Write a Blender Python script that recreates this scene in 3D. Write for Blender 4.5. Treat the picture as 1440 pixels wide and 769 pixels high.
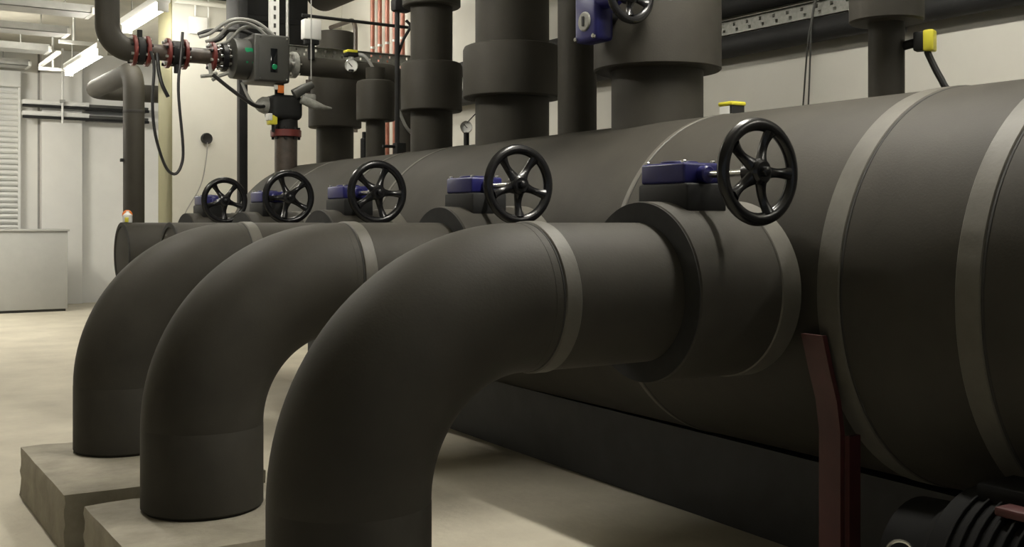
import bpy, bmesh, math, random
from mathutils import Vector, Matrix
random.seed(7)
for o in list(bpy.data.objects): bpy.data.objects.remove(o, do_unlink=True)
scn = bpy.context.scene
col = scn.collection
PI = math.pi
# ------------------------------------------------------------------ camera, world, exposure
# world axes: X = across the hall (branch pipes), Y = along the header, Z up, floor at 0
CAM_Z = 1.045
cam = bpy.data.cameras.new('camera'); camo = bpy.data.objects.new('camera', cam); col.objects.link(camo)
cam.sensor_fit = 'HORIZONTAL'; cam.sensor_width = 36.0
cam.lens = 36.0 * 1534 / 1440
cam.shift_y = -(384.5 - 313) / 1440
cam.clip_start = 0.05; cam.clip_end = 100
camo.location = (0, 0, CAM_Z)
camo.rotation_euler = (PI / 2, 0, -math.radians(32.5))
scn.camera = camo
w = bpy.data.worlds.new('hall_ambient'); scn.world = w; w.use_nodes = True
w.node_tree.nodes['Background'].inputs[0].default_value = (0.84, 0.92, 1.0, 1)
w.node_tree.nodes['Background'].inputs[1].default_value = 0.30
scn.view_settings.view_transform = 'Standard'; scn.view_settings.look = 'None'
scn.view_settings.gamma = 1; scn.view_settings.use_curve_mapping = False
scn.view_settings.exposure = 0.0
LAMP = 58.0          # strength of the fluorescent tubes
LAMP_COL = (1.0, 0.96, 0.86)

# ------------------------------------------------------------------ materials
def mat(name, c, rough=0.6, metal=0.0, spec=0.5, noise=0.0, nscale=8.0, bump=0.0, bscale=60.0, c2=None, stretch=None, emit=None, coat=0.0):
    m = bpy.data.materials.new(name); m.use_nodes = True
    nt = m.node_tree; p = nt.nodes['Principled BSDF']
    p.inputs['Base Color'].default_value = (*c, 1); p.inputs['Roughness'].default_value = rough
    p.inputs['Metallic'].default_value = metal; p.inputs['Specular IOR Level'].default_value = spec
    p.inputs['Coat Weight'].default_value = coat
    if emit:
        p.inputs['Emission Color'].default_value = (*emit[0], 1); p.inputs['Emission Strength'].default_value = emit[1]
    if noise or c2 or bump:
        tc = nt.nodes.new('ShaderNodeTexCoord'); mp = nt.nodes.new('ShaderNodeMapping')
        nt.links.new(tc.outputs['Object'], mp.inputs[0])
        if stretch: mp.inputs['Scale'].default_value = stretch
    if noise or c2:
        n = nt.nodes.new('ShaderNodeTexNoise'); n.inputs['Scale'].default_value = nscale
        n.inputs['Detail'].default_value = 8; n.inputs['Roughness'].default_value = 0.62
        nt.links.new(mp.outputs[0], n.inputs['Vector'])
        r = nt.nodes.new('ShaderNodeValToRGB')
        lo = c2 if c2 else tuple(v * (1 - noise) for v in c)
        hi = c if c2 else tuple(min(1, v * (1 + noise)) for v in c)
        r.color_ramp.elements[0].position = 0.32; r.color_ramp.elements[1].position = 0.68
        r.color_ramp.elements[0].color = (*lo, 1); r.color_ramp.elements[1].color = (*hi, 1)
        nt.links.new(n.outputs['Fac'], r.inputs[0]); nt.links.new(r.outputs[0], p.inputs['Base Color'])
    if bump:
        n2 = nt.nodes.new('ShaderNodeTexNoise'); n2.inputs['Scale'].default_value = bscale; n2.inputs['Detail'].default_value = 5
        nt.links.new(mp.outputs[0], n2.inputs['Vector'])
        b = nt.nodes.new('ShaderNodeBump'); b.inputs['Strength'].default_value = bump; b.inputs['Distance'].default_value = 0.01
        nt.links.new(n2.outputs['Fac'], b.inputs['Height']); nt.links.new(b.outputs[0], p.inputs['Normal'])
    return m
M = dict(
    rubber=mat('insulation_rubber', (0.039, 0.0358, 0.0292), 0.64, spec=0.22, noise=0.16, nscale=3.5, bump=0.05, bscale=160),
    tape=mat('insulation_tape', (0.086, 0.080, 0.066), 0.58, noise=0.12, nscale=14, bump=0.06, bscale=90),
    cut=mat('insulation_cut_face', (0.017, 0.017, 0.0165), 0.85, noise=0.2, nscale=30),
    joint=mat('joint_line', (0.020, 0.019, 0.017), 0.8, noise=0.2),
    black=mat('gloss_black_paint', (0.008, 0.008, 0.009), 0.27, spec=0.45, noise=0.2),
    matte=mat('matte_black', (0.012, 0.012, 0.012), 0.65, spec=0.3, noise=0.2),
    blue=mat('blue_enamel', (0.012, 0.012, 0.105), 0.34, noise=0.15),
    chrome=mat('bright_steel', (0.72, 0.72, 0.70), 0.22, metal=1.0, noise=0.06),
    galv=mat('galvanised_steel', (0.42, 0.42, 0.40), 0.45, metal=0.6, noise=0.08, nscale=12),
    brown=mat('oxide_primed_steel', (0.060, 0.046, 0.036), 0.45, noise=0.3, nscale=20),
    red=mat('red_flange_paint', (0.13, 0.022, 0.018), 0.45, noise=0.2, nscale=20),
    darkred=mat('dark_red_steel_paint', (0.055, 0.013, 0.013), 0.5, noise=0.2, nscale=12),
    copper=mat('copper_tube', (0.26, 0.095, 0.062), 0.42, metal=0.2, noise=0.25, nscale=10),
    grey=mat('grey_actuator_housing', (0.05, 0.05, 0.045), 0.45, noise=0.12),
    lgrey=mat('light_grey_casting', (0.26, 0.26, 0.235), 0.45, noise=0.3, nscale=30),
    green=mat('green_indicator', (0.01, 0.22, 0.09), 0.25, noise=0.3, nscale=20),
    screen=mat('dark_window', (0.006, 0.007, 0.008), 0.12, noise=0.1),
    white=mat('white_plastic', (0.76, 0.76, 0.73), 0.45, noise=0.04),
    yellow=mat('yellow_plastic', (0.66, 0.60, 0.05), 0.42, noise=0.08),
    orange=mat('orange_plastic', (0.75, 0.20, 0.03), 0.45, noise=0.08),
    cable=mat('black_cable', (0.016, 0.016, 0.016), 0.45, noise=0.2),
    gcable=mat('grey_cable', (0.30, 0.30, 0.28), 0.5, noise=0.1),
    floor=mat('screed_floor', (0.62, 0.575, 0.465), 0.62, c2=(0.47, 0.43, 0.345), nscale=1.9, bump=0.25, bscale=28),
    slab=mat('cast_concrete', (0.37, 0.34, 0.275), 0.8, c2=(0.24, 0.22, 0.175), nscale=7, bump=0.5, bscale=22),
    wall=mat('pale_wall_paint', (0.78, 0.77, 0.735), 0.7, noise=0.05, nscale=1.3, bump=0.05, bscale=40),
    dim_wall=mat('dimmed_grey_wall_paint', (0.53, 0.515, 0.46), 0.7, noise=0.05, nscale=1.3, bump=0.05, bscale=40),  # same wall paint made greyer and darker, dimmer light put into the colour
    cream=mat('cream_wall_paint', (0.64, 0.632, 0.57), 0.7, noise=0.05, nscale=1.3, bump=0.05, bscale=40),
    olive=mat('olive_wall_paint', (0.22, 0.205, 0.11), 0.7, noise=0.08, nscale=2),
    ceil=mat('ceiling_concrete', (0.46, 0.44, 0.37), 0.8, noise=0.12, nscale=2.5, bump=0.2, bscale=15),
    pump=mat('pump_black', (0.008, 0.008, 0.008), 0.8, spec=0.12, noise=0.2),
    plinth=mat('dark_plinth_paint', (0.030, 0.031, 0.035), 0.6, noise=0.25, nscale=6),
    cabinet=mat('grey_cabinet_paint', (0.42, 0.42, 0.40), 0.5, noise=0.06, nscale=3),
    lseam=mat('shallow_joint', (0.30, 0.29, 0.27), 0.8, noise=0.1),
    tray=mat('dull_tray_steel', (0.22, 0.22, 0.195), 0.55, metal=0.3, noise=0.25, nscale=50),
    seam=mat('dark_gap', (0.05, 0.05, 0.045), 0.8, noise=0.1),
    dial=mat('gauge_dial', (0.80, 0.80, 0.77), 0.4, noise=0.04),
    tube_strong=mat('strong_fluorescent_tube', (0.9, 0.9, 0.9), 0.4, emit=(LAMP_COL, LAMP * 3.7)),  # a single tube, strength raised to brighten the header and far wall
    tube_mid=mat('bright_fluorescent_tube', (0.9, 0.9, 0.9), 0.4, emit=(LAMP_COL, LAMP * 2.2)),
    tube=mat('fluorescent_tube', (0.9, 0.9, 0.9), 0.4, emit=(LAMP_COL, LAMP)),
)

# ------------------------------------------------------------------ mesh helpers
class MB:
    def __init__(s): s.bm = bmesh.new()
    def box(s, x0, x1, y0, y1, z0, z1, bev=0.0, seg=2, rz=0.0, c=None):
        r = bmesh.ops.create_cube(s.bm, size=1.0); vs = r['verts']
        bmesh.ops.scale(s.bm, vec=(x1 - x0, y1 - y0, z1 - z0), verts=vs)
        if bev:
            es = list({e for v in vs for e in v.link_edges})
            g = bmesh.ops.bevel(s.bm, geom=es, offset=bev, segments=seg, profile=0.5, affect='EDGES')
            vs = list(set([v for v in vs if v.is_valid] + list(g['verts'])))
        if rz: bmesh.ops.rotate(s.bm, cent=(0, 0, 0), matrix=Matrix.Rotation(rz, 3, 'Z'), verts=vs)
        bmesh.ops.translate(s.bm, vec=((x0 + x1) / 2, (y0 + y1) / 2, (z0 + z1) / 2), verts=vs)
        return s
    def loft(s, rings, closed=False, caps=True):
        vr = [[s.bm.verts.new(p) for p in ring] for ring in rings]
        n = len(vr[0]); m = len(vr)
        for i in range(m if closed else m - 1):
            A, B = vr[i], vr[(i + 1) % m]
            for j in range(n):
                s.bm.faces.new((A[j], A[(j + 1) % n], B[(j + 1) % n], B[j]))
        if caps and not closed:
            s.bm.faces.new(list(reversed(vr[0]))); s.bm.faces.new(vr[-1])
        return s
    def lathe(s, p, ax, prof, n=32, closed=False):
        """prof = [(distance along axis, radius)...]"""
        p = Vector(p); ax = Vector(ax).normalized()
        u = ax.orthogonal().normalized(); v = ax.cross(u)
        rings = []
        for t, r in prof:
            rings.append([p + ax * t + (u * math.cos(2 * PI * k / n) + v * math.sin(2 * PI * k / n)) * max(r, 1e-4) for k in range(n)])
        return s.loft(rings, closed=closed)
    def cyl(s, a, b, r, n=24, bev=0.0):
        a = Vector(a); b = Vector(b); L = (b - a).length
        pr = [(0, r - bev), (bev, r), (L - bev, r), (L, r - bev)] if bev else [(0, r), (L, r)]
        return s.lathe(a, b - a, pr, n)
    def ring(s, a, b, ri, ro, n=48):
        a = Vector(a); b = Vector(b); L = (b - a).length; e = min(0.003, L * 0.2, (ro - ri) * 0.4)
        return s.lathe(a, b - a, [(0, ri), (0, ro - e), (e, ro), (L - e, ro), (L, ro - e), (L, ri)], n, closed=True)
    def torus(s, p, ax, R, r, n=48, m=12, sy=1.0):
        p = Vector(p); ax = Vector(ax).normalized(); u = ax.orthogonal().normalized(); v = ax.cross(u)
        rings = []
        for k in range(n):
            d = u * math.cos(2 * PI * k / n) + v * math.sin(2 * PI * k / n)
            rings.append([p + d * (R + r * math.cos(2 * PI * j / m)) + ax * (r * sy * math.sin(2 * PI * j / m)) for j in range(m)])
        return s.loft(rings, closed=True)
    def tube(s, pts, r, n=10):
        pts = [Vector(p) for p in pts]; rings = []; up = None
        for i, p in enumerate(pts):
            t = (pts[min(i + 1, len(pts) - 1)] - pts[max(i - 1, 0)]).normalized()
            if up is None: up = t.orthogonal().normalized()
            else: up = (up - t * up.dot(t)).normalized()
            v = t.cross(up)
            rr = r[i] if isinstance(r, (list, tuple)) else r
            rings.append([p + (up * math.cos(2 * PI * k / n) + v * math.sin(2 * PI * k / n)) * rr for k in range(n)])
        return s.loft(rings)
    def prism(s, poly, d):
        """poly: list of 3D points, extruded by vector d"""
        d = Vector(d); return s.loft([[Vector(p) for p in poly], [Vector(p) + d for p in poly]])
    def build(s, name, m, parent=None, root=None, sharp=0.6):
        bmesh.ops.recalc_face_normals(s.bm, faces=s.bm.faces)
        off = Vector((0, 0, 0))
        if root is not None: off = ORG[root.name]
        elif parent is not None: off = ORG[parent.name]
        if off.length: bmesh.ops.translate(s.bm, vec=-off, verts=s.bm.verts)
        for f in s.bm.faces: f.smooth = True
        for e in s.bm.edges:
            if len(e.link_faces) == 2 and e.calc_face_angle(0) > sharp: e.smooth = False
        me = bpy.data.meshes.new(name); s.bm.to_mesh(me); s.bm.free()
        me.materials.append(M[m])
        o = bpy.data.objects.new(name, me); col.objects.link(o)
        if parent is not None: o.parent = parent
        ORG[o.name] = off.copy()
        return o
ORG = {}
def smooth(pts, k=6):
    """Catmull-Rom through the points"""
    P = [Vector(p) for p in pts]; P = [P[0] * 2 - P[1]] + P + [P[-1] * 2 - P[-2]]
    out = []
    for i in range(1, len(P) - 2):
        for j in range(k):
            t = j / k; a, b, c, d = P[i - 1], P[i], P[i + 1], P[i + 2]
            out.append(0.5 * ((2 * b) + (c - a) * t + (2 * a - 5 * b + 4 * c - d) * t * t + (3 * b - a - 3 * c + d) * t ** 3))
    out.append(P[-2]); return out
def arc(c, u, v, R, a0, a1, n=16):
    c = Vector(c); u = Vector(u); v = Vector(v)
    return [c + u * (R * math.cos(a0 + (a1 - a0) * k / n)) + v * (R * math.sin(a0 + (a1 - a0) * k / n)) for k in range(n + 1)]
def tag(o, label, cat, group=None, kind=None):
    o['label'] = label; o['category'] = cat
    if group: o['group'] = group
    if kind: o['kind'] = kind
    return o
def thing(name, loc, label, cat, group=None):
    o = bpy.data.objects.new(name, None); col.objects.link(o); o.location = loc; o.empty_display_size = 0.1
    ORG[o.name] = Vector(loc)
    return tag(o, label, cat, group)
def struct(name, mb, m, parent=None):
    o = mb.build(name, m, parent)
    if parent is None: o['kind'] = 'structure'
    return o
def copy_tree(o, parent=None):
    c = o.copy(); col.objects.link(c); c.parent = parent
    if o.name in ORG: ORG[c.name] = ORG[o.name].copy()
    for ch in list(o.children): copy_tree(ch, c)
    return c

# ------------------------------------------------------------------ the setting
CEIL = 3.25
struct('floor', MB().box(-9.2, 6, -7, 15.6, -0.2, 0), 'floor')
ceiling = struct('ceiling', MB().box(-9.2, 6, -7, 15.6, CEIL, CEIL + 0.2), 'ceil')
struct('wall_right', MB().box(4.42, 4.62, -7, 10.3, 0, CEIL), 'dim_wall')
we = struct('wall_end', MB().box(2.745, 4.60, 10.10, 10.55, 0, CEIL), 'cream')
struct('trim_1', MB().box(2.735, 2.744, 10.105, 10.55, 0, CEIL - 0.005), 'olive')
far = struct('wall_far', MB().box(-9.2, 6, 15.0, 15.3, 0, CEIL), 'wall')
struct('wall_left', MB().box(-9.2, -9.0, -7, 15.0, 0, CEIL), 'wall')
for i, (a, b) in enumerate(((2.40, 2.89), (0.2, 1.2), (-2.0, -1.5))):
    struct('pilaster', MB().box(a, b, 14.86, 15.0, 0, CEIL, 0.008), 'wall', far)
struct('joint', MB().box(2.375, 2.40, 14.985, 15.0, 0, CEIL), 'lseam', far)
struct('joint', MB().box(2.89, 2.905, 14.985, 15.0, 0, CEIL), 'lseam', far)
# wall conduit rail high on the end wall
# ------------------------------------------------------------------ fluorescent lamps
def lamp(name, x, y0, y1, z, label, tm='tube'):
    t = thing(name, (x, (y0 + y1) / 2, z), label, 'lamp', 'fluorescent ceiling lamps')
    MB().box(x - 0.06, x + 0.06, y0, y1, z + 0.035, z + 0.10, 0.01).build('housing', 'white', t)
    MB().cyl((x, y0 + 0.03, z), (x, y1 - 0.03, z), 0.034, 12).build('diffuser_tube', tm, t)
    for yy in (y0, y1 - 0.03): MB().box(x - 0.045, x + 0.045, yy, yy + 0.03, z - 0.04, z + 0.04, 0.006).build('end_cap', 'white', t)
    for yy in (y0 + 0.2, y1 - 0.2): MB().cyl((x, yy, z + 0.095), (x, yy, CEIL + 0.01), 0.006, 8).build('hanger', 'galv', t)
lamp('fluorescent_lamp', 2.40, 11.35, 13.10, 2.74, 'lit fluorescent tube lamp farthest from the camera, at upper left by the ceiling trays')
lamp('fluorescent_lamp', 2.40, 9.10, 10.36, 2.82, 'lit fluorescent tube lamp just above the flanged pipe elbow at upper left')
for x, y, k, lab in ((0.75, 4.9, 'tube_mid', 'over the floor beside the farthest elbow pipe'),
                  (2.40, 2.2, 'tube_strong', 'over the nearest handwheel and the big header'), (3.30, 8.7, 'tube', 'added out of view behind the duct to brighten the cream wall'),  # second lamp here is added out of view to brighten the cream wall
                  (3.70, 0.0, 'tube', 'added out of view behind the header to brighten the side wall'),  # added lamp, unseen, there to light the side wall
                  (2.30, 6.6, 'tube', 'over the flanged pipe and the far end of the big header'), (0.55, 12.2, 'tube_strong', 'added out of view above the cabinet to brighten the far wall'), (-0.6, 11.6, 'tube_mid', 'added out of view to brighten the open floor at left')):  # last two are added unseen lamps that brighten far wall, cabinet and floor
    lamp('fluorescent_lamp', x, y - 0.7, y + 0.7, 3.12 if y in (8.7, 6.6) else 2.90, 'fluorescent tube lamp ' + lab, k)

# ------------------------------------------------------------------ the header
HX, HZ, HR = 2.76, 0.865, 0.564
hd = thing('insulated_header', (HX, 3.0, 0.30), 'huge horizontal header pipe wrapped in black insulation, running the length of the hall', 'pipe')
Y0, Y1 = -0.9, 6.82
MB().lathe((HX, Y0, HZ), (0, 1, 0), [(-0.20, 0.02), (-0.17, 0.25), (-0.10, 0.44), (0, HR - 0.02), (0.03, HR)] +
           [(Y1 - Y0, HR), (Y1 - Y0 + 0.05, HR - 0.012), (Y1 - Y0 + 0.14, HR - 0.07), (Y1 - Y0 + 0.24, HR - 0.20), (Y1 - Y0 + 0.30, 0.2), (Y1 - Y0 + 0.32, 0.02)], 96).build('insulation_shell', 'rubber', hd)
for (a, b) in ((1.895, 1.968), (1.495, 1.560), (0.6, 0.665)):
    MB().ring((HX, a, HZ), (HX, b, HZ), HR - 0.01, HR + 0.004, 96).build('tape_band', 'tape', hd)
    MB().ring((HX, a - 0.009, HZ), (HX, a, HZ), HR - 0.01, HR + 0.0015, 96).build('joint_line', 'joint', hd)
for y in (2.83, 4.70, 5.18, 6.08):
    MB().ring((HX, y, HZ), (HX, y + 0.022, HZ), HR - 0.01, HR + 0.003, 96).build('tape_band', 'tape', hd)
    MB().ring((HX, y - 0.006, HZ), (HX, y, HZ), HR - 0.01, HR + 0.001, 96).build('joint_line', 'joint', hd)
for y in (2.21, 3.29, 4.30, 5.36, 6.35): MB().cyl((2.151, y, HZ), (2.30, y, HZ), 0.18, 48).build('branch_nozzle', 'rubber', hd)
# base beam under the header
def px_(y): return 2.665 + 0.03 * (y - 3.3)
pb = MB(); pb.prism([(px_(-0.6), -0.6, 0), (3.05, -0.6, 0), (3.05, -0.6, 0.296), (px_(-0.6), -0.6, 0.296)], (px_(6.9) - px_(-0.6), 7.5, 0))
pl = thing('base_plinth', (2.9, 3.1, 0), 'long dark painted plinth on the floor under the big header', 'plinth')
pb.build('plinth_body', 'plinth', pl)
pe = MB(); pe.prism([(px_(-0.6) - 0.008, -0.6, 0.286), (px_(-0.6) + 0.05, -0.6, 0.286), (px_(-0.6) + 0.05, -0.6, 0.299), (px_(-0.6) - 0.008, -0.6, 0.299)], (px_(6.9) - px_(-0.6), 7.5, 0))
pe.build('top_edge', 'plinth', pl)
# red saddle support
def support(y, label):
    t = thing('pipe_support', (HX, y, 0), label, 'support')
    for sgn in (-1, 1):
        path = [(0.505, 0.0), (0.505, 0.50), (0.518, 0.58), (0.545, 0.66), (0.573, 0.755)]
        th = 0.016
        outer = [(HX + sgn * (p[0] + th), p[1]) for p in path]; inner = [(HX + sgn * p[0], p[1]) for p in reversed(path)]
        m = MB(); m.prism([(q[0], y - 0.036, q[1]) for q in outer + inner], (0, 0.072, 0)); m.build('leg', 'darkred', t)
        m = MB(); m.box(*sorted((HX + sgn * 0.46, HX + sgn * 0.503)), y - 0.05, y - 0.036, 0, 0.49); m.build('leg_flange', 'darkred', t)
        MB().box(HX + sgn * 0.50 - 0.08, HX + sgn * 0.50 + 0.08, y - 0.07, y + 0.07, 0, 0.012, 0.003).build('base_plate', 'darkred', t)
support(1.965, 'dark red steel leg curving up under the near part of the big header')

# ------------------------------------------------------------------ branch pipes with elbows
RB = 0.43; BR = 0.18; AX = 0.865
def branch(y, label, xleg=0.985, legbot=0.185):
    t = thing('branch_pipe', (xleg, y, legbot), label, 'pipe', 'insulated elbow pipes')
    xe = xleg + RB
    MB().lathe((xleg, y, legbot), (0, 0, 1), [(0, BR - 0.012), (0.012, BR), (AX - RB - legbot - 0.002, BR), (AX - RB - legbot, BR - 0.001)], 64).build('leg', 'rubber', t)
    pts = arc((xe, y, AX - RB), (-1, 0, 0), (0, 0, 1), RB, 0, PI / 2, 28)
    pts = [Vector((xleg, y, AX - RB - 0.001)), Vector((xleg, y, AX - RB - 0.0005))] + pts + [Vector((xe + 0.0005, y, AX)), Vector((xe + 0.001, y, AX))]
    MB().tube(pts, BR - 0.0005, 64).build('elbow', 'rubber', t)
    MB().cyl((xe, y, AX), (1.797, y, AX), BR, 64).build('straight_run', 'rubber', t)
    MB().ring((xe + 0.025, y, AX), (xe + 0.07, y, AX), BR - 0.01, BR + 0.004, 64).build('tape_band', 'tape', t)
    MB().ring((xe + 0.019, y, AX), (xe + 0.025, y, AX), BR - 0.01, BR + 0.001, 64).build('joint_line', 'joint', t)
    return t
branch(2.21, 'nearest and largest black insulated elbow pipe, bending down to the floor in the foreground')
branch(3.29, 'middle black insulated elbow pipe standing on a concrete footing, second from the camera')
branch(4.30, 'farthest black insulated elbow pipe bending down to a chipped concrete footing')
def stub(y, label):
    t = thing('pipe_stub', (1.443, y, AX - BR), label, 'pipe', 'capped pipe stubs')
    MB().lathe((1.443, y, AX), (1, 0, 0), [(0.004, BR - 0.03), (0, BR - 0.022), (0, BR - 0.003), (0.006, BR), (0.354, BR)], 64).build('insulation_shell', 'rubber', t)
    MB().lathe((1.443, y, AX), (1, 0, 0), [(0.003, BR - 0.028), (0.002, BR - 0.034), (0.002, 0.002), (0.012, 0.002), (0.012, BR - 0.028)], 64).build('end_cap', 'rubber', t)
    MB().ring((1.441, y, AX), (1.449, y, AX), BR - 0.022, BR + 0.002, 64).build('end_rim', 'joint', t)
    return t
stub(5.36, 'capped black insulated pipe stub, the nearer of two beside the farthest elbow pipe')
stub(6.35, 'capped black insulated pipe stub at far left with its round end showing')

# concrete footings
def footing(name, x0, x1, y0, y1, z, label, seed, sk=0.0):
    random.seed(seed)
    m = MB(); m.box(x0, x1, y0, y1, 0, z)
    bmesh.ops.subdivide_edges(m.bm, edges=list(m.bm.edges), cuts=7, use_grid_fill=True)
    cx, cy = (x0 + x1) / 2, (y0 + y1) / 2
    for v in m.bm.verts:
        edge = (abs(v.co.x - cx) > (x1 - x0) / 2 - 1e-4) + (abs(v.co.y - cy) > (y1 - y0) / 2 - 1e-4) + (v.co.z > z - 1e-4)
        if v.co.z < 1e-4: 
            v.co.x += (v.co.x - cx) * sk; continue
        if edge >= 2:
            q = random.uniform(0.001, 0.009)
            v.co.x += (cx - v.co.x) / (x1 - x0) * q * 1.6; v.co.y += (cy - v.co.y) / (y1 - y0) * q * 1.6; v.co.z -= q * 0.5
        elif v.co.z < z - 1e-4:
            v.co.x += random.uniform(-0.004, 0.004); v.co.y += random.uniform(-0.004, 0.004)
    o = m.build(name, 'slab', sharp=0.5); return tag(o, label, 'footing', 'concrete footings')
footing('concrete_footing', 0.655, 1.32, 3.66, 4.55, 0.186, 'chipped concrete footing under the farthest elbow pipe', 3)
footing('concrete_footing', 0.68, 1.28, 2.86, 3.50, 0.186, 'concrete footing under the middle elbow pipe', 5, 0.05)
footing('concrete_footing', 0.66, 1.22, 1.86, 2.50, 0.186, 'concrete footing under the nearest elbow pipe, below the frame', 9)

# ------------------------------------------------------------------ geared butterfly valves with handwheels
def handwheel(parent, loc, R, rot, mname='black', dish=0.022):
    """wheel in the local XZ plane, axis along -Y"""
    hw = MB().torus((0, 0, 0), (0, 1, 0), R - 0.0165, 0.0165, 56, 12, 0.85)
    o = hw.build('handwheel', mname); o.parent = parent; o.location = loc; o.rotation_euler = (0, rot, 0)
    hb = MB().lathe((0, 0, 0), (0, -1, 0), [(-0.035, 0.018), (-0.034, 0.028), (0.0, 0.033), (0.014, 0.031), (0.020, 0.024), (0.020, 0.013), (0.032, 0.012), (0.034, 0.009)], 24).build('hub', mname)
    hb.parent = o
    sp = MB(); rings = []
    for k in range(9):
        t = k / 8; r = 0.022 + (R - 0.030 - 0.022) * t
        wd = 0.020 - 0.008 * math.sin(PI * t * 0.9); hh = 0.011
        yy = -0.004 + 0.010 * math.sin(PI * t)
        rings.append([Vector((r, yy + hh * math.cos(a), wd * math.sin(a))) for a in [2 * PI * j / 10 for j in range(10)]])
    sp.loft(rings); s0 = sp.build('spoke', mname); s0.parent = o
    for k in range(1, 5):
        c = s0.copy(); col.objects.link(c); c.parent = o; c.rotation_euler = (0, 2 * PI * k / 5, 0)
    return o
def valve(y, label, rot, blue_m='blue', xg=1.94, dial_only=False):
    t = thing('gear_valve', (xg, y, AX), label, 'valve', 'geared valves on the branch pipes')
    CR = 0.235; n = 72
    MB().lathe((1.80, y, AX), (1, 0, 0), [(0.0, BR - 0.004), (0.0, CR - 0.006), (0.006, CR), (0.345, CR), (0.350, CR - 0.005), (0.350, BR - 0.004)], n).build('valve_jacket', 'rubber', t)
    MB().ring((1.798, y, AX), (1.801, y, AX), BR - 0.004, CR - 0.002, n).build('cut_face', 'cut', t)
    MB().ring((2.075, y, AX), (2.143, y, AX), CR - 0.01, CR + 0.004, n).build('tape_band', 'tape', t)
    MB().box(xg - 0.068, xg + 0.068, y - 0.105, y + 0.095, AX + CR - 0.03, AX + CR + 0.047, 0.008).build('neck_insulation', 'matte', t)
    zb, zt = AX + CR + 0.047, AX + CR + 0.105
    g = MB(); g.box(xg - 0.062, xg + 0.062, y - 0.085, y + 0.090, zb, zt - 0.004, 0.007, 3)
    g.cyl((xg, y + 0.005, zt - 0.006), (xg, y + 0.005, zt + 0.002), 0.050, 40, 0.002)
    g.cyl((xg, y - 0.112, zb + 0.024), (xg, y - 0.06, zb + 0.024), 0.022, 28, 0.004)
    gb = g.build('gearbox', blue_m, t)
    for dx, dy in ((-0.050, -0.070), (0.050, -0.070), (-0.050, 0.076), (0.050, 0.076)):
        MB().lathe((xg + dx, y + dy, zt - 0.008), (0, 0, 1), [(0, 0.0075), (0.009, 0.0075), (0.011, 0.005)], 6).build('bolt', 'chrome', gb)
    MB().cyl((xg, y + 0.005, zt - 0.002), (xg, y + 0.005, zt + 0.004), 0.020, 20, 0.001).build('position_pointer', 'matte', gb)
    MB().cyl((xg, y - 0.30, zb + 0.022), (xg, y - 0.06, zb + 0.022), 0.0095, 14).build('shaft', 'chrome', t)
    handwheel(t, (0, -0.285, zb + 0.022 - AX), 0.133, rot)
    return t
valve(2.21, 'nearest geared valve with large black handwheel on the first branch pipe', 0.02)
valve(3.29, 'second geared valve from the camera with blue gearbox and black handwheel', 0.30)
valve(4.36, 'third geared valve from the camera, its handwheel standing out in front of the header', 0.05)
valve(5.36, 'fourth geared valve from the camera, above the nearer capped stub', 0.55)
valve(6.35, 'farthest geared valve with the smallest-looking handwheel beside the black post', 0.32)

# ------------------------------------------------------------------ risers on the header
def riser(name, x, y, r, label, jackets, z0=None, z1=CEIL, group='insulated risers on the header'):
    if z0 is None: z0 = HZ + math.sqrt(max(HR * HR - (abs(x - HX) + r * 0.9) ** 2, 0.01)) - 0.03
    t = thing(name, (x, y, z0), label, 'pipe', group)
    MB().cyl((x, y, z0), (x, y, z1), r, 48).build('riser_pipe', 'rubber', t)
    for (a, b, jr) in jackets:
        MB().lathe((x, y, a), (0, 0, 1), [(0, r - 0.004), (0, jr - 0.006), (0.006, jr), (b - a - 0.02, jr), (b - a - 0.006, jr - 0.006), (b - a, jr - 0.02), (b - a, r - 0.004)], 64, closed=True).build('valve_jacket', 'rubber', t)
    return t
riser('riser', 2.76, 2.20, 0.0535, 'slim insulated riser at upper right with the wide jacket at its top', [(1.655, 2.10, 0.110)])
riser('riser', 2.76, 3.28, 0.178, 'thick insulated riser carrying the blue gearbox and the steel handwheel', [(1.632, 2.60, 0.247)])  # jacket runs higher out of view to keep lamp light off the next riser
riser('riser', 2.76, 3.81, 0.084, 'narrow dark riser squeezed between the two thickest risers', [])
riser('riser', 2.76, 4.33, 0.174, 'thick dark riser near the middle of the picture with a rounded jacket', [(1.627, 1.872, 0.232)])
riser('riser', 2.76, 5.13, 0.112, 'dark riser with two jackets just right of the copper pipes', [(1.635, 1.895, 0.163), (2.19, 2.62, 0.155)])
riser('riser', 2.76, 5.82, 0.057, 'slim riser with a short jacket, just left of the copper pipes', [(1.64, 1.875, 0.112)], z1=1.95)
riser('riser', 3.12, 7.25, 0.132, 'insulated riser with a long wide jacket behind the gauge on the horizontal pipe', [(1.72, 2.20, 0.188)], z0=0.0, z1=2.40)
# valve gear on the thick riser
t = thing('riser_valve_gear', (2.46, 3.28, 1.9), 'blue gearbox with steel handwheel at the top of the picture on the thickest riser', 'valve gear')
g = MB(); g.box(2.40, 2.485, 3.195, 3.335, 1.715, 1.94, 0.018, 3)
g.cyl((2.44, 3.13, 1.87), (2.44, 3.22, 1.87), 0.04, 28, 0.005)
gb = g.build('gearbox', 'blue', t)
MB().lathe((2.402, 3.265, 1.790), (-1, 0, 0), [(0, 0.036), (0.006, 0.036), (0.009, 0.032)], 32).build('indicator_disc', 'lgrey', gb)
MB().box(2.388, 2.394, 3.26, 3.27, 1.772, 1.808).build('indicator_mark', 'matte', gb)
for dy, dz in ((3.21, 1.73), (3.32, 1.73), (3.21, 1.925), (3.32, 1.925)):
    MB().lathe((2.402, dy, dz), (-1, 0, 0), [(0, 0.009), (0.008, 0.009), (0.010, 0.006)], 6).build('bolt', 'chrome', gb)
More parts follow.
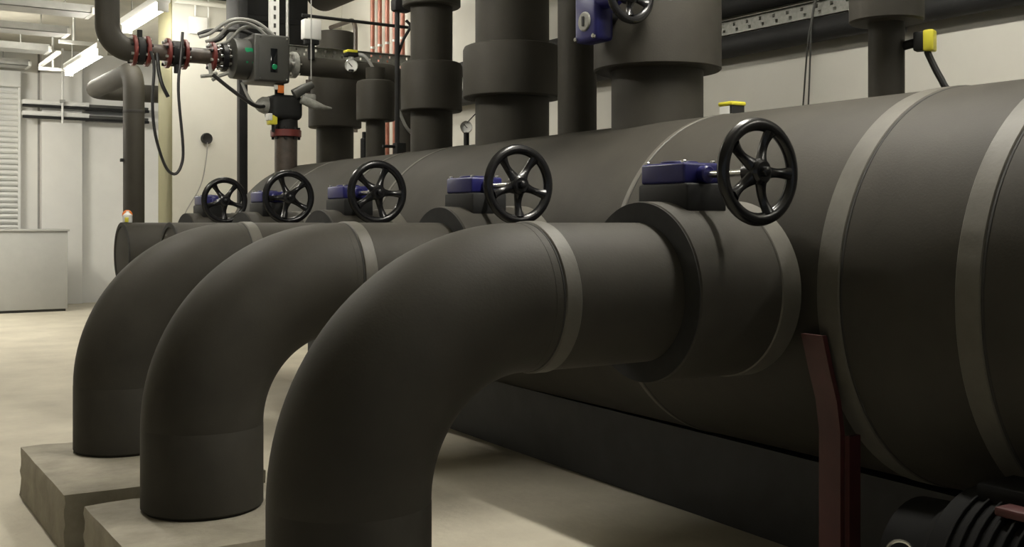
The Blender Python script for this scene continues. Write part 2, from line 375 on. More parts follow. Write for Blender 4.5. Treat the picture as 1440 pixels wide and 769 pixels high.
MB().cyl((2.48, 3.265, 1.83), (2.60, 3.265, 1.83), 0.05, 28).build('stem', 'matte', t)
MB().cyl((2.44, 3.06, 1.87), (2.44, 3.15, 1.87), 0.010, 14).build('shaft', 'chrome', t)
handwheel(t, (2.46 - 2.46, 3.07 - 3.28, 1.862 - 1.9), 0.105, 0.35)

# ------------------------------------------------------------------ instruments on the header
def htop(x): return HZ + math.sqrt(HR * HR - (x - HX) ** 2)
t = thing('flow_sensor', (2.85, 2.96, htop(2.85)), 'small yellow-topped sensor box standing on the big header', 'sensor')
z = htop(2.85)
MB().box(2.818, 2.882, 2.928, 2.995, z - 0.004, z + 0.055, 0.004).build('sensor_body', 'matte', t)
MB().box(2.814, 2.886, 2.924, 2.999, z + 0.053, z + 0.068, 0.005).build('yellow_lid', 'yellow', t)
MB().box(2.815, 2.8185, 2.94, 2.99, z + 0.018, z + 0.051).build('white_label', 'white', t)
# probe on the slim riser
t = thing('temperature_probe', (2.80, 2.10, 1.58), 'yellow-capped probe sticking out of the slim right-hand riser', 'sensor')
MB().cyl((2.775, 2.17, 1.578), (2.795, 2.118, 1.588), 0.014, 14).build('socket', 'matte', t)
MB().box(2.775, 2.815, 2.092, 2.122, 1.56, 1.617, 0.005, rz=0.4).build('probe_head', 'matte', t)
MB().box(2.782, 2.826, 2.062, 2.094, 1.556, 1.620, 0.006, rz=0.4).build('yellow_cap', 'yellow', t)
tag(MB().tube(smooth([(2.80, 2.085, 1.558), (2.806, 2.070, 1.52), (2.815, 2.050, 1.475), (2.83, 2.03, 1.435), (2.90, 2.0, 1.402)]), 0.010, 10).build('probe_cable', 'cable'), 'thick black cable hanging from the yellow-capped probe to the header', 'cable')
# gauge
def gauge(x, y, z0, z1, r, label, ax=(-0.55, -0.83, 0.05), name='pressure_gauge'):
    t = thing(name, (x, y, z0), label, 'gauge')
    a = Vector(ax).normalized(); p = Vector((x, y, z1))
    MB().cyl((x, y, z0), (x, y, z1 - r * 0.8), r * 0.45, 14).build('stem', 'matte', t)
    MB().lathe(p - a * 0.018, a, [(0, r * 0.9), (0.003, r), (0.034, r), (0.036, r * 0.94), (0.030, r * 0.86), (0.010, r * 0.86)], 32, closed=True).build('case', 'black' if r < 0.03 else 'chrome', t)
    d = MB().lathe(p - a * 0.018, a, [(0, r * 0.88), (0.026, r * 0.88)], 32).build('dial', 'dial', t)
    u = a.cross(Vector((0, 0, 1))).normalized(); v = u.cross(a)
    q = p + a * 0.0095
    MB().tube([q - (u + v) * r * 0.15, q + (u * 0.5 + v * 0.6) * r * 0.8], r * 0.06, 6).build('needle', 'matte', d)
    return t
gauge(2.76, 4.76, 1.42, 1.525, 0.031, 'small round black gauge on the header between two dark risers')
tag(MB().tube(smooth([(2.76, 4.75, 1.55), (2.80, 4.72, 1.60), (2.90, 4.72, 1.68), (2.95, 4.70, 1.80)]), 0.003, 6).build('gauge_wire', 'cable'), 'thin black wire rising from the small black gauge', 'cable')
t = thing('thermometer_pocket', (2.76, 5.98, 1.42), 'slim black thermometer standing on the header left of the copper pipes', 'thermometer')
MB().lathe((2.76, 5.98, 1.42), (0, 0, 1), [(0, 0.022), (0.125, 0.022), (0.132, 0.012), (0.165, 0.012), (0.168, 0.009)], 18).build('casing', 'matte', t)
t = thing('vent_fitting', (2.80, 5.60, 1.42), 'small black vent fitting on the header in front of the copper pipes', 'fitting')
MB().box(2.775, 2.835, 5.57, 5.63, 1.415, 1.50, 0.006).build('fitting_body', 'matte', t)
MB().cyl((2.70, 5.60, 1.478), (2.78, 5.60, 1.478), 0.009, 12).build('lever', 'matte', t)

# ------------------------------------------------------------------ control valve line across the hall (Y = 6.7)
LY, LZ = 6.70, 2.072
t = thing('control_line', (1.442, LY, LZ), 'brown steel pipe with red flanges coming from the ceiling elbow to the actuator', 'pipe')
zr = 2.03
rb = 0.14
pts = [(1.442, LY, CEIL), (1.442, LY, LZ + rb)] + arc((1.442 + rb, LY, LZ + rb), (-1, 0, 0), (0, 0, -1), rb, 0, PI / 2, 14)[1:] + [(1.62, LY, LZ)]
MB().tube(pts, 0.070, 32).build('insulated_drop', 'rubber', t)
MB().cyl((1.60, LY, LZ), (2.20, LY, LZ), 0.048, 28).build('steel_pipe', 'brown', t)
for i, x in enumerate((1.590, 1.668, 1.790, 1.893, 2.062)):
    f = MB().ring((x - 0.011, LY, LZ), (x + 0.011, LY, LZ), 0.03, 0.092, 32).build('flange', 'red', t)
    for k in range(8):
        a = 2 * PI * (k + 0.5) / 8
        MB().lathe((x - 0.026, LY + 0.072 * math.cos(a), LZ + 0.072 * math.sin(a)), (1, 0, 0), [(0, 0.009), (0.050, 0.009)], 6).build('bolt', 'lgrey' if k % 3 else 'matte', f)
for x0, x1, r in ((1.605, 1.652, 0.082), (1.805, 1.878, 0.078)):
    MB().cyl((x0, LY, LZ), (x1, LY, LZ), r, 28, 0.006).build('valve_body', 'matte', t)
MB().cyl((1.628, LY, LZ + 0.07), (1.628, LY, LZ + 0.125), 0.016, 14).build('valve_stem', 'matte', t)
MB().cyl((1.842, LY - 0.03, LZ - 0.07), (1.842, LY - 0.03, LZ - 0.12), 0.020, 14).build('drain_plug', 'matte', t)
f = MB().ring((2.115, LY, LZ), (2.150, LY, LZ), 0.03, 0.088, 32).build('coupling', 'black', t)
for k in range(10):
    a = 2 * PI * k / 10
    MB().lathe((2.095, LY + 0.070 * math.cos(a), LZ + 0.070 * math.sin(a)), (1, 0, 0), [(0, 0.010), (0.075, 0.010)], 6).build('bolt', 'chrome', f)
for (x, z, a) in ((2.03, LZ - 0.125, 0.25), (2.10, LZ - 0.120, -0.2)):
    m = MB(); m.tube([(x - 0.05, LY - 0.05, z - 0.02 + a * 0.05), (x, LY - 0.05, z), (x + 0.05, LY - 0.05, z + 0.02)], 0.011, 8); m.build('drain_cock', 'lgrey', t)
MB().cyl((2.045, LY - 0.02, LZ - 0.05), (2.045, LY - 0.05, LZ - 0.13), 0.013, 12).build('drain_stub', 'lgrey', t)
# actuator
t = thing('actuator', (2.35, LY, 1.94), 'dark grey boxy actuator with a green indicator at the end of the flanged pipe', 'actuator')
MB().lathe((2.175, LY, LZ), (1, 0, 0), [(0, 0.10), (0.012, 0.125), (0.10, 0.130), (0.12, 0.12)], 36).build('gear_housing', 'grey', t)
bx = MB().box(2.285, 2.52, LY - 0.135, LY + 0.10, 1.925, 2.222, 0.014, 3).build('housing', 'grey', t)
MB().box(2.285 + 0.03, 2.505, LY - 0.139, LY - 0.13, 1.935, 2.212, 0.004).build('cover_plate', 'grey', bx)
MB().box(2.39, 2.435, LY - 0.143, LY - 0.136, 1.985, 2.135, 0.002).build('display_window', 'screen', bx)
MB().cyl((2.415, LY - 0.150, 2.02), (2.415, LY - 0.140, 2.02), 0.017, 20, 0.002).build('status_button', 'green', bx)
MB().box(2.232, 2.287, LY - 0.125, LY - 0.06, 2.03, 2.13, 0.01).build('green_indicator', 'green', t)
for k, (dx, dz) in enumerate(((2.325, 1.945), (2.495, 1.945), (2.325, 2.20), (2.495, 2.20))):
    MB().cyl((dx, LY - 0.143, dz), (dx, LY - 0.137, dz), 0.006, 10).build('screw', 'chrome', bx)
# conduit hoses looping over the actuator
for i, (x0, z0, x1, top, r, m) in enumerate(((2.00, 2.19, 2.47, 2.30, 0.011, 'gcable'), (2.05, 2.17, 2.43, 2.285, 0.010, 'gcable'), (2.13, 2.16, 2.50, 2.27, 0.010, 'lgrey'), (2.02, 2.22, 2.40, 2.25, 0.012, 'cable'), (2.10, 2.18, 2.38, 2.262, 0.012, 'cable'))):
    yy = LY - 0.05 + 0.03 * i
    p = smooth([(x0 - 0.03, yy, z0 - 0.01), (x0 + 0.04, yy, z0 + 0.02), (x0 + (x1 - x0) * 0.35, yy - 0.02, top), (x0 + (x1 - x0) * 0.7, yy, top + 0.005), (x1, yy, 2.215)])
    tag(MB().tube(p, r, 8).build('actuator_hose', m), ('highest grey hose looping over the grey actuator', 'inner grey hose looping over the grey actuator', 'pale hose ending at the right of the grey actuator', 'longer black hose low over the grey actuator', 'shorter black hose low over the grey actuator')[i], 'hose', 'hoses over the actuator')
# hanging cables
tag(MB().tube(smooth([(1.855, LY - 0.10, 2.19), (1.84, LY - 0.12, 2.05), (1.824, LY - 0.12, 1.836), (1.852, LY - 0.12, 1.50), (1.840, LY - 0.12, 1.385), (1.80, LY - 0.12, 1.335), (1.745, LY - 0.12, 1.385), (1.69, LY - 0.12, 1.56), (1.672, LY - 0.12, 1.75), (1.684, LY - 0.11, 1.97), (1.668, LY - 0.10, 2.06)]), 0.009, 8).build('hanging_cable', 'cable'),
    'black cable hanging in a long loop below the red flanges', 'cable')
tag(MB().tube(smooth([(1.72, LY - 0.04, 2.06), (1.728, LY - 0.05, 1.95), (1.745, LY - 0.06, 1.87), (1.780, LY - 0.06, 1.80)]), 0.012, 8).build('hanging_cable', 'cable'),
    'short black cable end hanging under the red flanges', 'cable')
tag(MB().tube(smooth([(2.05, LY - 0.06, 1.955), (2.14, LY - 0.07, 1.885), (2.24, LY - 0.08, 1.815), (2.33, LY - 0.06, 1.775), (2.42, LY, 1.79)]), 0.012, 8).build('sagging_cable', 'cable'),
    'black cable sagging from the flanged pipe past the black post', 'cable')
tag(MB().tube(smooth([(2.26, LY + 0.02, 1.93), (2.30, LY, 1.83), (2.35, LY, 1.79), (2.42, LY, 1.81)]), 0.010, 8).build('sagging_cable', 'gcable'),
    'short grey cable under the grey actuator', 'cable')
# horizontal insulated pipe on the far side of the actuator, bending down behind the header
t = thing('insulated_line', (2.60, LY, LZ), 'dark insulated horizontal pipe with a round gauge, right of the actuator', 'pipe')
rb = 0.13
pts = [(2.60, LY, 2.060), (3.26, LY, 2.060)] + arc((3.26, LY, 2.060 - rb), (0, 0, 1), (1, 0, 0), rb, 0, PI / 2, 12)[1:] + [(3.26 + rb, LY, 0.0)]
MB().tube(pts, 0.062, 32).build('insulated_pipe', 'rubber', t)
f = MB().ring((2.575, LY, 2.062), (2.61, LY, 2.062), 0.02, 0.085, 28).build('flange', 'lgrey', t)
for k in range(6):
    a = 2 * PI * k / 6
    MB().lathe((2.555, LY + 0.066 * math.cos(a), 2.062 + 0.066 * math.sin(a)), (1, 0, 0), [(0, 0.010), (0.07, 0.010)], 6).build('bolt', 'chrome', f)
MB().cyl((2.50, LY, 2.062), (2.58, LY, 2.062), 0.045, 24).build('steel_pipe', 'lgrey', t)
gauge(2.96, LY - 0.085, 2.05, 2.075, 0.044, 'white round dial gauge on the dark horizontal pipe', ax=(-0.3, -0.95, 0.0), name='dial_gauge')
# second actuator / valve below, on the red flanged steel riser
t = thing('steel_riser', (2.544, LY, 1.37), 'brown steel riser with a red flange below the black valve body', 'pipe')
MB().cyl((2.544, LY, 1.34), (2.544, LY, 1.60), 0.072, 32).build('steel_pipe', 'brown', t)
f = MB().ring((2.544, LY, 1.595), (2.544, LY, 1.64), 0.03, 0.098, 32).build('flange', 'red', t)
for k in range(8):
    a = 2 * PI * (k + 0.5) / 8
    MB().lathe((2.544 + 0.082 * math.cos(a), LY + 0.082 * math.sin(a), 1.578), (0, 0, 1), [(0, 0.009), (0.078, 0.009)], 6).build('bolt', 'matte', f)
t = thing('control_valve', (2.53, LY, 1.64), 'black control valve body with orange tag and grey lever under the actuator', 'valve')
m = MB(); m.box(2.425, 2.63, LY - 0.09, LY + 0.09, 1.70, 1.86, 0.035, 3); m.cyl((2.544, LY, 1.635), (2.544, LY, 1.72), 0.075, 28, 0.008); m.build('valve_body', 'matte', t)
MB().cyl((2.50, LY, 1.85), (2.50, LY, 1.93), 0.030, 18).build('valve_stem', 'matte', t)
MB().box(2.455, 2.495, LY - 0.10, LY - 0.085, 1.865, 1.915, 0.004).build('orange_tag', 'orange', t)
MB().box(2.43, 2.455, LY - 0.10, LY - 0.085, 1.885, 1.915, 0.004).build('white_tag', 'white', t)
m = MB(); m.tube([(2.56, LY - 0.10, 1.86), (2.62, LY - 0.11, 1.90), (2.68, LY - 0.11, 1.93)], [0.035, 0.030, 0.024], 14); m.build('bypass_elbow', 'grey', t)
m = MB(); m.tube([(2.60, LY - 0.12, 1.83), (2.68, LY - 0.13, 1.80), (2.75, LY - 0.14, 1.785), (2.80, LY - 0.14, 1.782)], [0.026, 0.030, 0.014, 0.006], 14); m.build('lever', 'lgrey', t)
m = MB(); m.box(2.62, 2.70, LY - 0.13, LY - 0.07, 1.815, 1.87, 0.012, 3); m.build('pilot_block', 'lgrey', t)
m = MB(); m.cyl((2.655, LY - 0.10, 1.87), (2.655, LY - 0.10, 1.96), 0.016, 14); m.build('pilot_tube', 'brown', t)
m = MB(); m.lathe((2.47, LY + 0.02, 1.80), (-1, 0, -0.1), [(0, 0.05), (0.07, 0.055), (0.10, 0.04), (0.12, 0.02)], 20); m.build('side_bonnet', 'lgrey', t)
t = thing('position_switch', (2.43, LY - 0.03, 1.68), 'small yellow and white switch hanging beside the black valve body', 'switch')
MB().box(2.405, 2.46, LY - 0.08, LY - 0.02, 1.665, 1.725, 0.008).build('switch_body', 'yellow', t)
MB().box(2.395, 2.425, LY - 0.085, LY - 0.03, 1.69, 1.735, 0.006).build('switch_cover', 'white', t)
MB().cyl((2.44, LY - 0.05, 1.62), (2.44, LY - 0.05, 1.67), 0.010, 10).build('cable_gland', 'matte', t)
# white junction box on bracket, sensor and cable over the horizontal pipe
t = thing('white_transmitter', (2.69, LY - 0.04, 2.12), 'white rectangular transmitter box on a black bracket above the horizontal pipe', 'transmitter')
MB().box(2.635, 2.752, LY - 0.09, LY - 0.02, 2.225, 2.355, 0.008).build('box', 'white', t)
MB().box(2.65, 2.74, LY - 0.08, LY - 0.03, 2.195, 2.226, 0.004).build('collar', 'matte', t)
MB().cyl((2.695, LY - 0.055, 2.10), (2.695, LY - 0.055, 2.20), 0.022, 16).build('stem', 'matte', t)
t = thing('flow_sensor', (2.99, LY - 0.02, 2.11), 'small yellow-topped sensor on the dark horizontal pipe near the dial gauge', 'sensor')
MB().cyl((2.99, LY - 0.02, 2.11), (2.99, LY - 0.02, 2.15), 0.02, 14).build('stem', 'white', t)
MB().box(2.95, 3.03, LY - 0.055, LY + 0.015, 2.145, 2.172, 0.004).build('sensor_body', 'matte', t)
MB().box(2.948, 3.022, LY - 0.058, LY + 0.018, 2.170, 2.188, 0.004).build('yellow_lid', 'yellow', t)
tag(MB().tube(smooth([(3.025, LY - 0.04, 2.165), (3.07, LY - 0.08, 2.14), (3.14, LY - 0.10, 2.03), (3.22, LY - 0.10, 1.92), (3.30, LY - 0.10, 1.80), (3.37, LY - 0.08, 1.69), (3.46, LY - 0.05, 1.63)]), 0.011, 8).build('sensor_cable', 'gcable'),
    'grey cable running down from the sensor on the horizontal pipe past the copper pipes', 'cable')
# cable tray behind, with perforations
def perforated(name, a, b, wdir, width, label, lip=0.012, holes=True, group=None, m='tray', lipdir=None, pitch=0.07):
    a = Vector(a); b = Vector(b); L = (b - a).length; d = (b - a).normalized(); wv = Vector(wdir).normalized()
    t = thing(name, a, label, 'cable tray', group)
    n = d.cross(wv).normalized() if lipdir is None else Vector(lipdir).normalized()
    th = 0.003
    bm = MB()
    def slab(u0, u1, v0, v1):
        bm.prism([a + d * u0 + wv * v0, a + d * u1 + wv * v0, a + d * u1 + wv * v1, a + d * u0 + wv * v1], n * th)
    k = int(L / pitch)
    rows = ((0.0, 0.2), (0.42, 0.58), (0.8, 1.0))
    for r0, r1 in rows: slab(0, L, r0 * width, r1 * width)
    for i in range(k + 1):
        u = i * L / (k + 1); slab(u, u + 0.8 * L / (k + 1), 0.2 * width, 0.42 * width); 
        slab(u + 0.2 * L / (k + 1), u + 1.0 * L / (k + 1), 0.58 * width, 0.8 * width)
    bm.build('perforated_web', m, t)
    for v in (0.0, width):
        q = MB(); q.prism([a + d * 0 + wv * v, a + d * L + wv * v, a + d * L + wv * v + n * 0.025, a + n * 0.025 + wv * v], wv * (0.003 if v == 0 else -0.003)); q.build('side_lip', m, t)
    return t
perforated('cable_tray', (2.52, LY + 0.12, 2.135), (3.60, LY + 0.12, 2.135), (0, 0, 1), 0.075, 'galvanised perforated tray behind the dark horizontal pipe and across the copper pipes', lipdir=(0, -1, 0))
tag(MB().cyl((2.66, LY + 0.02, 2.395), (3.44, LY + 0.02, 2.388), 0.011, 10).build('steel_rod', 'matte'), 'thin black horizontal rod crossing in front of the copper pipes', 'rod')
t = thing('bent_conduit', (3.44, LY, 1.9), 'black conduit post with a bent bracket in front of the copper pipes', 'conduit')
MB().tube([(3.215, LY - 0.25, 1.193), (3.215, LY - 0.25, 2.50)], 0.016, 10).build('post', 'matte', t)
MB().tube(smooth([(3.22, LY - 0.25, 2.14), (3.26, LY - 0.25, 2.25), (3.31, LY - 0.25, 2.34), (3.28, LY - 0.25, 2.38)]), 0.010, 8).build('bracket', 'matte', t)
MB().box(3.18, 3.31, LY - 0.29, LY - 0.21, 2.43, 2.52, 0.02).build('clamp', 'matte', t)

# black post, duct, strut, rods
t = thing('steel_post', (2.566, 7.62, 0), 'thin black steel post in front of the cream wall', 'post')
MB().box(2.536, 2.596, 7.59, 7.65, 0, CEIL, 0.003).build('post_tube', 'matte', t)
MB().box(2.50, 2.63, 7.55, 7.69, 0, 0.012, 0.002).build('foot_plate', 'matte', t)
t = thing('black_duct', (2.92, 8.1, 2.38), 'black insulated duct dropping from the ceiling behind the actuator', 'duct')
MB().box(2.68, 3.20, 7.95, 8.35, 2.40, CEIL, 0.012).build('duct_body', 'matte', t)
MB().box(2.67, 3.21, 7.94, 8.36, 2.56, 2.60, 0.004).build('flange', 'matte', t)
t = thing('perforated_strut', (2.73, 7.4, 2.37), 'white perforated strut hanging in front of the black duct', 'strut')
MB().box(2.695, 2.760, 7.40, 7.403, 2.32, CEIL).build('web', 'white', t)
for xx in (2.695, 2.757): MB().box(xx, xx + 0.003, 7.403, 7.44, 2.32, CEIL).build('side_lip', 'white', t)
for k in range(14):
    zz = 2.36 + k * 0.062
    MB().box(2.719, 2.735, 7.397, 7.4005, zz, zz + 0.030).build('slot', 'seam', t)
tag(MB().cyl((2.82, 7.4, 2.36), (2.82, 7.4, CEIL), 0.011, 10).build('threaded_rod', 'galv'), 'galvanised threaded rod hanging beside the perforated strut', 'rod')
tag(MB().cyl((2.635, 6.50, 1.95), (2.635, 6.50, CEIL), 0.004, 8).build('hanger_wire', 'galv'), 'thin steel hanger wire in front of the white transmitter box', 'wire')
# overhead pipe along the hall
t = thing('overhead_pipe', (3.3, 6, 2.83), 'insulated pipe under the ceiling running along the hall behind the risers', 'pipe')
MB().cyl((3.30, 1.0, 2.83), (3.30, 7.9, 2.83), 0.15, 40).build('insulated_pipe', 'rubber', t)
for y in (2.5, 4.5, 6.5): MB().ring((3.30, y, 2.83), (3.30, y + 0.05, 2.83), 0.14, 0.155, 40).build('tape_band', 'tape', t)

# copper pipes by the side wall
for i in range(5):
    y = 9.26 - i * 0.155
    t = thing('copper_pipe', (4.36, y, 0), ('leftmost', 'second', 'third', 'fourth', 'rightmost')[i] + (' of the five vertical copper pipes at the wall' if i in (0, 4) else ' from left of the five vertical copper pipes at the wall'), 'pipe', 'vertical copper pipes')
    MB().cyl((4.36, y, 0.0), (4.36, y, CEIL), 0.021, 14).build('pipe', 'copper', t)
    for z in (1.55, 2.66):
        MB().ring((4.36, y, z), (4.36, y, z + 0.022), 0.018, 0.026, 14).build('clip', 'galv', t)
tag(MB().tube([(4.30, 10.1, 2.98), (4.30, 9.62, 2.975)] + arc((4.30, 9.62, 2.865), (0, 0, 1), (0, -1, 0), 0.11, 0, PI / 2, 8) + [(4.30, 9.51, 1.9)], 0.022, 12).build('bent_pipe', 'brown'), 'brown pipe bent downward, left of the vertical copper pipes', 'pipe')

# pipes and tray along the side wall
for z, lab in ((1.985 + 0.048, 'lower black insulated pipe along the side wall at upper right'), (2.262, 'upper black insulated pipe along the side wall at upper right')):
    t = thing('wall_pipe', (4.32, 3, z), lab, 'pipe', 'pipes along the side wall')
    MB().cyl((4.33, -1.0, z), (4.33, 8.2, z), 0.060, 28).build('insulated_pipe', 'matte', t)
    for y in (0.4, 1.9, 3.4, 5.0, 6.6):
        MB().box(4.34, 4.415, y, y + 0.03, z - 0.075, z - 0.055).build('bracket', 'galv', t)
perforated('cable_tray', (4.36, -1.0, 2.105), (4.36, 8.2, 2.105), (0, 0, 1), 0.085, 'galvanised perforated tray between the two black wall pipes', lipdir=(-1, 0, 0), pitch=0.10)
for i, dy in enumerate((0.0, 0.02)):
    tag(MB().tube(smooth([(4.262, 3.74, 2.26), (4.260, 3.78, 2.24), (4.260, 3.825 + dy * 0.3, 2.17), (4.262, 3.855 + dy * 0.3, 2.06), (4.275, 3.875 + dy, 1.95), (4.33, 3.935 + dy * 1.6, 1.75), (4.37, 3.985 + dy * 2, 1.5), (4.39, 4.01 + dy * 2, 1.2)]), 0.0045, 8).build('wall_cable', 'grey'),
        ('right', 'left')[i] + ' of two thin grey cables dropping from the tray on the side wall', 'cable', 'cable pair on the side wall')

# ------------------------------------------------------------------ far left
# vertical pipe with elbow into the distance
t = thing('standing_pipe', (2.45, 10.3, 0), 'black vertical pipe at left whose top bends away over the lamp-lit wall', 'pipe')
rb = 0.18
pts = [(2.45, 10.30, 0), (2.45, 10.30, 2.44 - rb)] + arc((2.45, 10.30 + rb, 2.44 - rb), (0, -1, 0), (0, 0, 1), rb, 0, PI / 2, 14)[1:] + [(2.45, 11.9, 2.44)] + arc((2.45 + rb, 11.9, 2.44), (-1, 0, 0), (0, 1, 0), rb, 0, PI / 2, 12)[1:] + [(3.6, 12.08, 2.44)]
MB().tube(pts, 0.094, 32).build('insulated_pipe', 'rubber', t)
MB().ring((2.45, 10.30, 2.05), (2.45, 10.30, 2.075), 0.088, 0.097, 32).build('joint_line', 'joint', t)
MB().box(2.33, 2.36, 10.28, 10.32, 1.60, 1.63, 0.004).build('clip', 'matte', t)
# trunking on the far wall
for z, lab in ((2.53, 'upper'), (2.39, 'lower')):
    t = thing('wall_trunking', (2.6, 14.8, z), lab + ' white trunking run on the far wall at left', 'trunking', 'far wall trunking')
    MB().box(2.16, 2.95, 14.74, 14.86, z, z + 0.055, 0.004).build('trunk', 'white', t)
    MB().box(2.16, 3.7, 14.72, 14.76, z - 0.038, z - 0.004, 0.004).build('under_pipe', 'matte', t)
    MB().box(2.95, 3.70, 14.76, 14.99, z - 0.03, z + 0.035, 0.004).build('side_trunk', 'grey', t)
t = thing('pipe_hanger', (2.62, 14.7, 2.5), 'thin white drop rod on the far wall trunking', 'rod')
MB().cyl((2.62, 14.70, 2.30), (2.62, 14.70, CEIL), 0.014, 8).build('rod', 'white', t)
MB().box(2.59, 2.65, 14.68, 14.72, 2.56, 2.60).build('nut', 'galv', t)
# roller shutter
t = thing('roller_shutter', (1.2, 14.9, 0.9), 'white roller shutter with horizontal slats at the far left edge', 'shutter')
sl = None; zz = 0.96; k = 0
while zz < 2.72:
    if sl is None:
        m = MB(); m.prism([(0.35, 14.95, 0.96), (0.35, 14.90, 0.968), (0.35, 14.885, 0.99), (0.35, 14.90, 1.015), (0.35, 14.95, 1.022)], (1.78, 0, 0))
        sl = m.build('slat', 'white', t); c = sl
    else:
        c = sl.copy(); col.objects.link(c); c.parent = t; c.location.z = sl.location.z + k * 0.068
    zz += 0.068; k += 1
MB().box(0.33, 2.13, 14.935, 14.96, 0.95, 2.75).build('back_sheet', 'white', t)
MB().box(0.25, 2.15, 14.80, 15.0, 2.74, 2.94, 0.01).build('shutter_box', 'white', t)
for xx in (0.27, 2.125): MB().box(xx, xx + 0.03, 14.86, 15.0, 0.90, 2.75).build('guide_rail', 'white', t)
# grey cabinet
t = thing('grey_cabinet', (1.0, 13.95, 0), 'low plain grey cabinet standing on the floor at far left', 'cabinet')
MB().box(-0.6, 2.50, 13.70, 14.3, 0.03, 0.955, 0.008).build('cabinet_body', 'cabinet', t)
MB().box(-0.58, 2.48, 13.72, 14.28, 0.0, 0.03).build('base', 'seam', t)
MB().box(-0.62, 2.52, 13.68, 14.32, 0.945, 0.97, 0.004).build('cabinet_top', 'cabinet', t)
for a in (0.43, 1.46): MB().box(a - 0.004, a + 0.004, 13.696, 13.702, 0.06, 0.93).build('panel_joint', 'seam', t)
# cable trays under the ceiling
for i, (y, xr) in enumerate(((10.55, 2.12), (11.80, 2.14), (13.10, 2.18), (14.45, 2.18))):
    t = thing('ceiling_tray', (0, y, 2.95), ('nearest', 'second nearest', 'third nearest', 'farthest')[i] + ' of the grey trays crossing under the ceiling at upper left', 'cable tray', 'trays under the ceiling')
    MB().box(-4.9, xr, y - 0.15, y + 0.15, 2.945, 2.952).build('tray_floor', 'galv', t)
    for yy in (y - 0.15, y + 0.146): MB().box(-4.9, xr, yy, yy + 0.004, 2.945, 3.02).build('side_rail', 'galv', t)
    MB().box(xr - 0.02, xr + 0.015, y - 0.16, y + 0.16, 2.94, 3.00, 0.004).build('end_cap', 'white', t)
    for xx in (-3.5, -2.0, -0.5, 0.9, 1.9):
        MB().cyl((xx, y, 2.95), (xx, y, CEIL), 0.007, 8).build('hanger_rod', 'galv', t)
    for j in range(3):
        MB().cyl((-4.9, y - 0.08 + 0.07 * j, 2.972), (xr - 0.06, y - 0.08 + 0.07 * j, 2.972), 0.02, 8).build('cable', 'cable', t)
# trapeze hanger
t = thing('trapeze_hanger', (2.35, 13.0, 2.6), 'white trapeze hanger frame under the ceiling trays at left', 'hanger')
for (y, x0, x1, z) in ((12.1, 2.12, 2.55, 2.93), (13.2, 2.10, 2.45, 2.78)):
    MB().box(x0, x1, y - 0.02, y + 0.02, z - 0.02, z + 0.02, 0.003).build('cross_bar', 'white', t)
    MB().cyl((x0 + 0.15, y, z), (x0 + 0.15, y, CEIL), 0.012, 8).build('rod', 'white', t)
MB().box(2.10, 2.14, 12.1, 13.2, 2.80, 2.83).build('rail', 'white', t)

# things on the cream end wall
t = thing('wall_socket', (3.057, 10.09, 1.83), 'round black socket on the cream wall with a thin lead', 'socket')
MB().lathe((3.057, 10.10, 1.827), (0, -1, 0), [(0, 0.052), (0.03, 0.052), (0.038, 0.044), (0.03, 0.03)], 28).build('plate', 'matte', t)
MB().tube(smooth([(3.057, 10.06, 1.79), (3.05, 10.07, 1.65), (3.02, 10.08, 1.46), (2.97, 10.08, 1.33), (2.88, 10.08, 1.18), (2.80, 10.08, 1.0)]), 0.005, 6).build('lead', 'gcable', t)
t = thing('junction_box', (2.97, 10.08, 2.86), 'pale junction box high on the cream wall', 'box')
MB().box(2.892, 3.055, 10.05, 10.10, 2.787, 2.945, 0.006).build('box', 'white', t)
MB().cyl((2.95, 10.075, 2.945), (2.95, 10.075, CEIL), 0.009, 8).build('conduit', 'white', t)
MB().cyl((3.07, 10.075, 2.50), (3.07, 10.075, CEIL), 0.007, 8).build('conduit', 'white', t)
t = thing('wall_conduit', (3.0, 10.05, 3.06), 'horizontal conduit near the top of the cream wall', 'conduit')
MB().cyl((2.75, 10.03, 3.07), (3.9, 10.03, 3.06), 0.022, 10).build('conduit', 'cream', t)
MB().cyl((2.75, 10.03, 3.13), (3.9, 10.03, 3.12), 0.014, 10).build('conduit', 'matte', t)
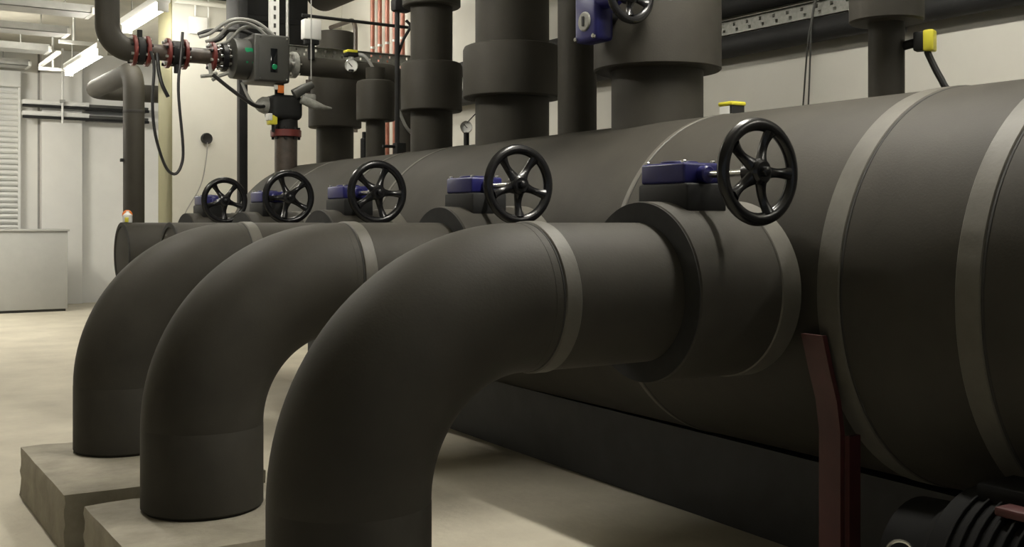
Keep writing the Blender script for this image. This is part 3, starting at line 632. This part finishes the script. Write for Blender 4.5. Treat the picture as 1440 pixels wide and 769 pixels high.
# small container on the far stub
t = thing('spray_bottle', (1.50, 6.33, 1.04), 'small white bottle with an orange cap standing on the far capped stub', 'bottle')
MB().lathe((1.475, 6.35, 1.043), (0, 0, 1), [(0, 0.024), (0.004, 0.027), (0.045, 0.027), (0.058, 0.012), (0.068, 0.011)], 20).build('bottle_body', 'white', t)
MB().torus((1.475, 6.35, 1.088), (0, 1, 0), 0.022, 0.007, 20, 8).build('orange_cap', 'orange', t)
MB().box(1.455, 1.475, 6.318, 6.33, 1.047, 1.075, 0.003).build('yellow_label', 'yellow', t)

# ------------------------------------------------------------------ pump half hidden under the header at lower right
t = thing('circulation_pump', (2.16, 1.42, 0), 'dark pump with a bright ring, almost lost in shadow at the lower right corner', 'pump')
MB().lathe((2.22, 1.18, 0.245), (0, 1, 0), [(0, 0.02), (0.004, 0.14), (0.03, 0.185), (0.20, 0.20), (0.34, 0.205), (0.36, 0.18), (0.40, 0.15), (0.50, 0.145), (0.52, 0.10), (0.521, 0.02)], 40).build('motor_body', 'pump', t)
for k in range(9):
    MB().ring((2.22, 1.23 + 0.03 * k, 0.245), (2.22, 1.236 + 0.03 * k, 0.245), 0.19, 0.213, 36).build('cooling_fin', 'pump', t)
MB().box(2.15, 2.29, 1.30, 1.48, 0.43, 0.475, 0.012).build('terminal_box', 'pump', t)
MB().box(2.10, 2.16, 1.30, 1.40, 0.425, 0.445, 0.006).build('red_bracket', 'darkred', t)
MB().box(2.05, 2.39, 1.20, 1.62, 0, 0.05, 0.006).build('base_foot', 'pump', t)
for yy in (1.26, 1.54): MB().box(2.10, 2.34, yy, yy + 0.03, 0.04, 0.12).build('mount', 'pump', t)
MB().torus((2.035, 1.585, 0.305), (-0.65, -0.72, 0.25), 0.030, 0.0045, 32, 8).build('bright_ring', 'chrome', t)
MB().cyl((2.045, 1.597, 0.30), (2.10, 1.62, 0.27), 0.027, 20).build('ring_seat', 'pump', t)
MB().cyl((2.10, 1.24, 0.40), (2.13, 1.27, 0.44), 0.012, 10).build('cable_gland', 'galv', t)
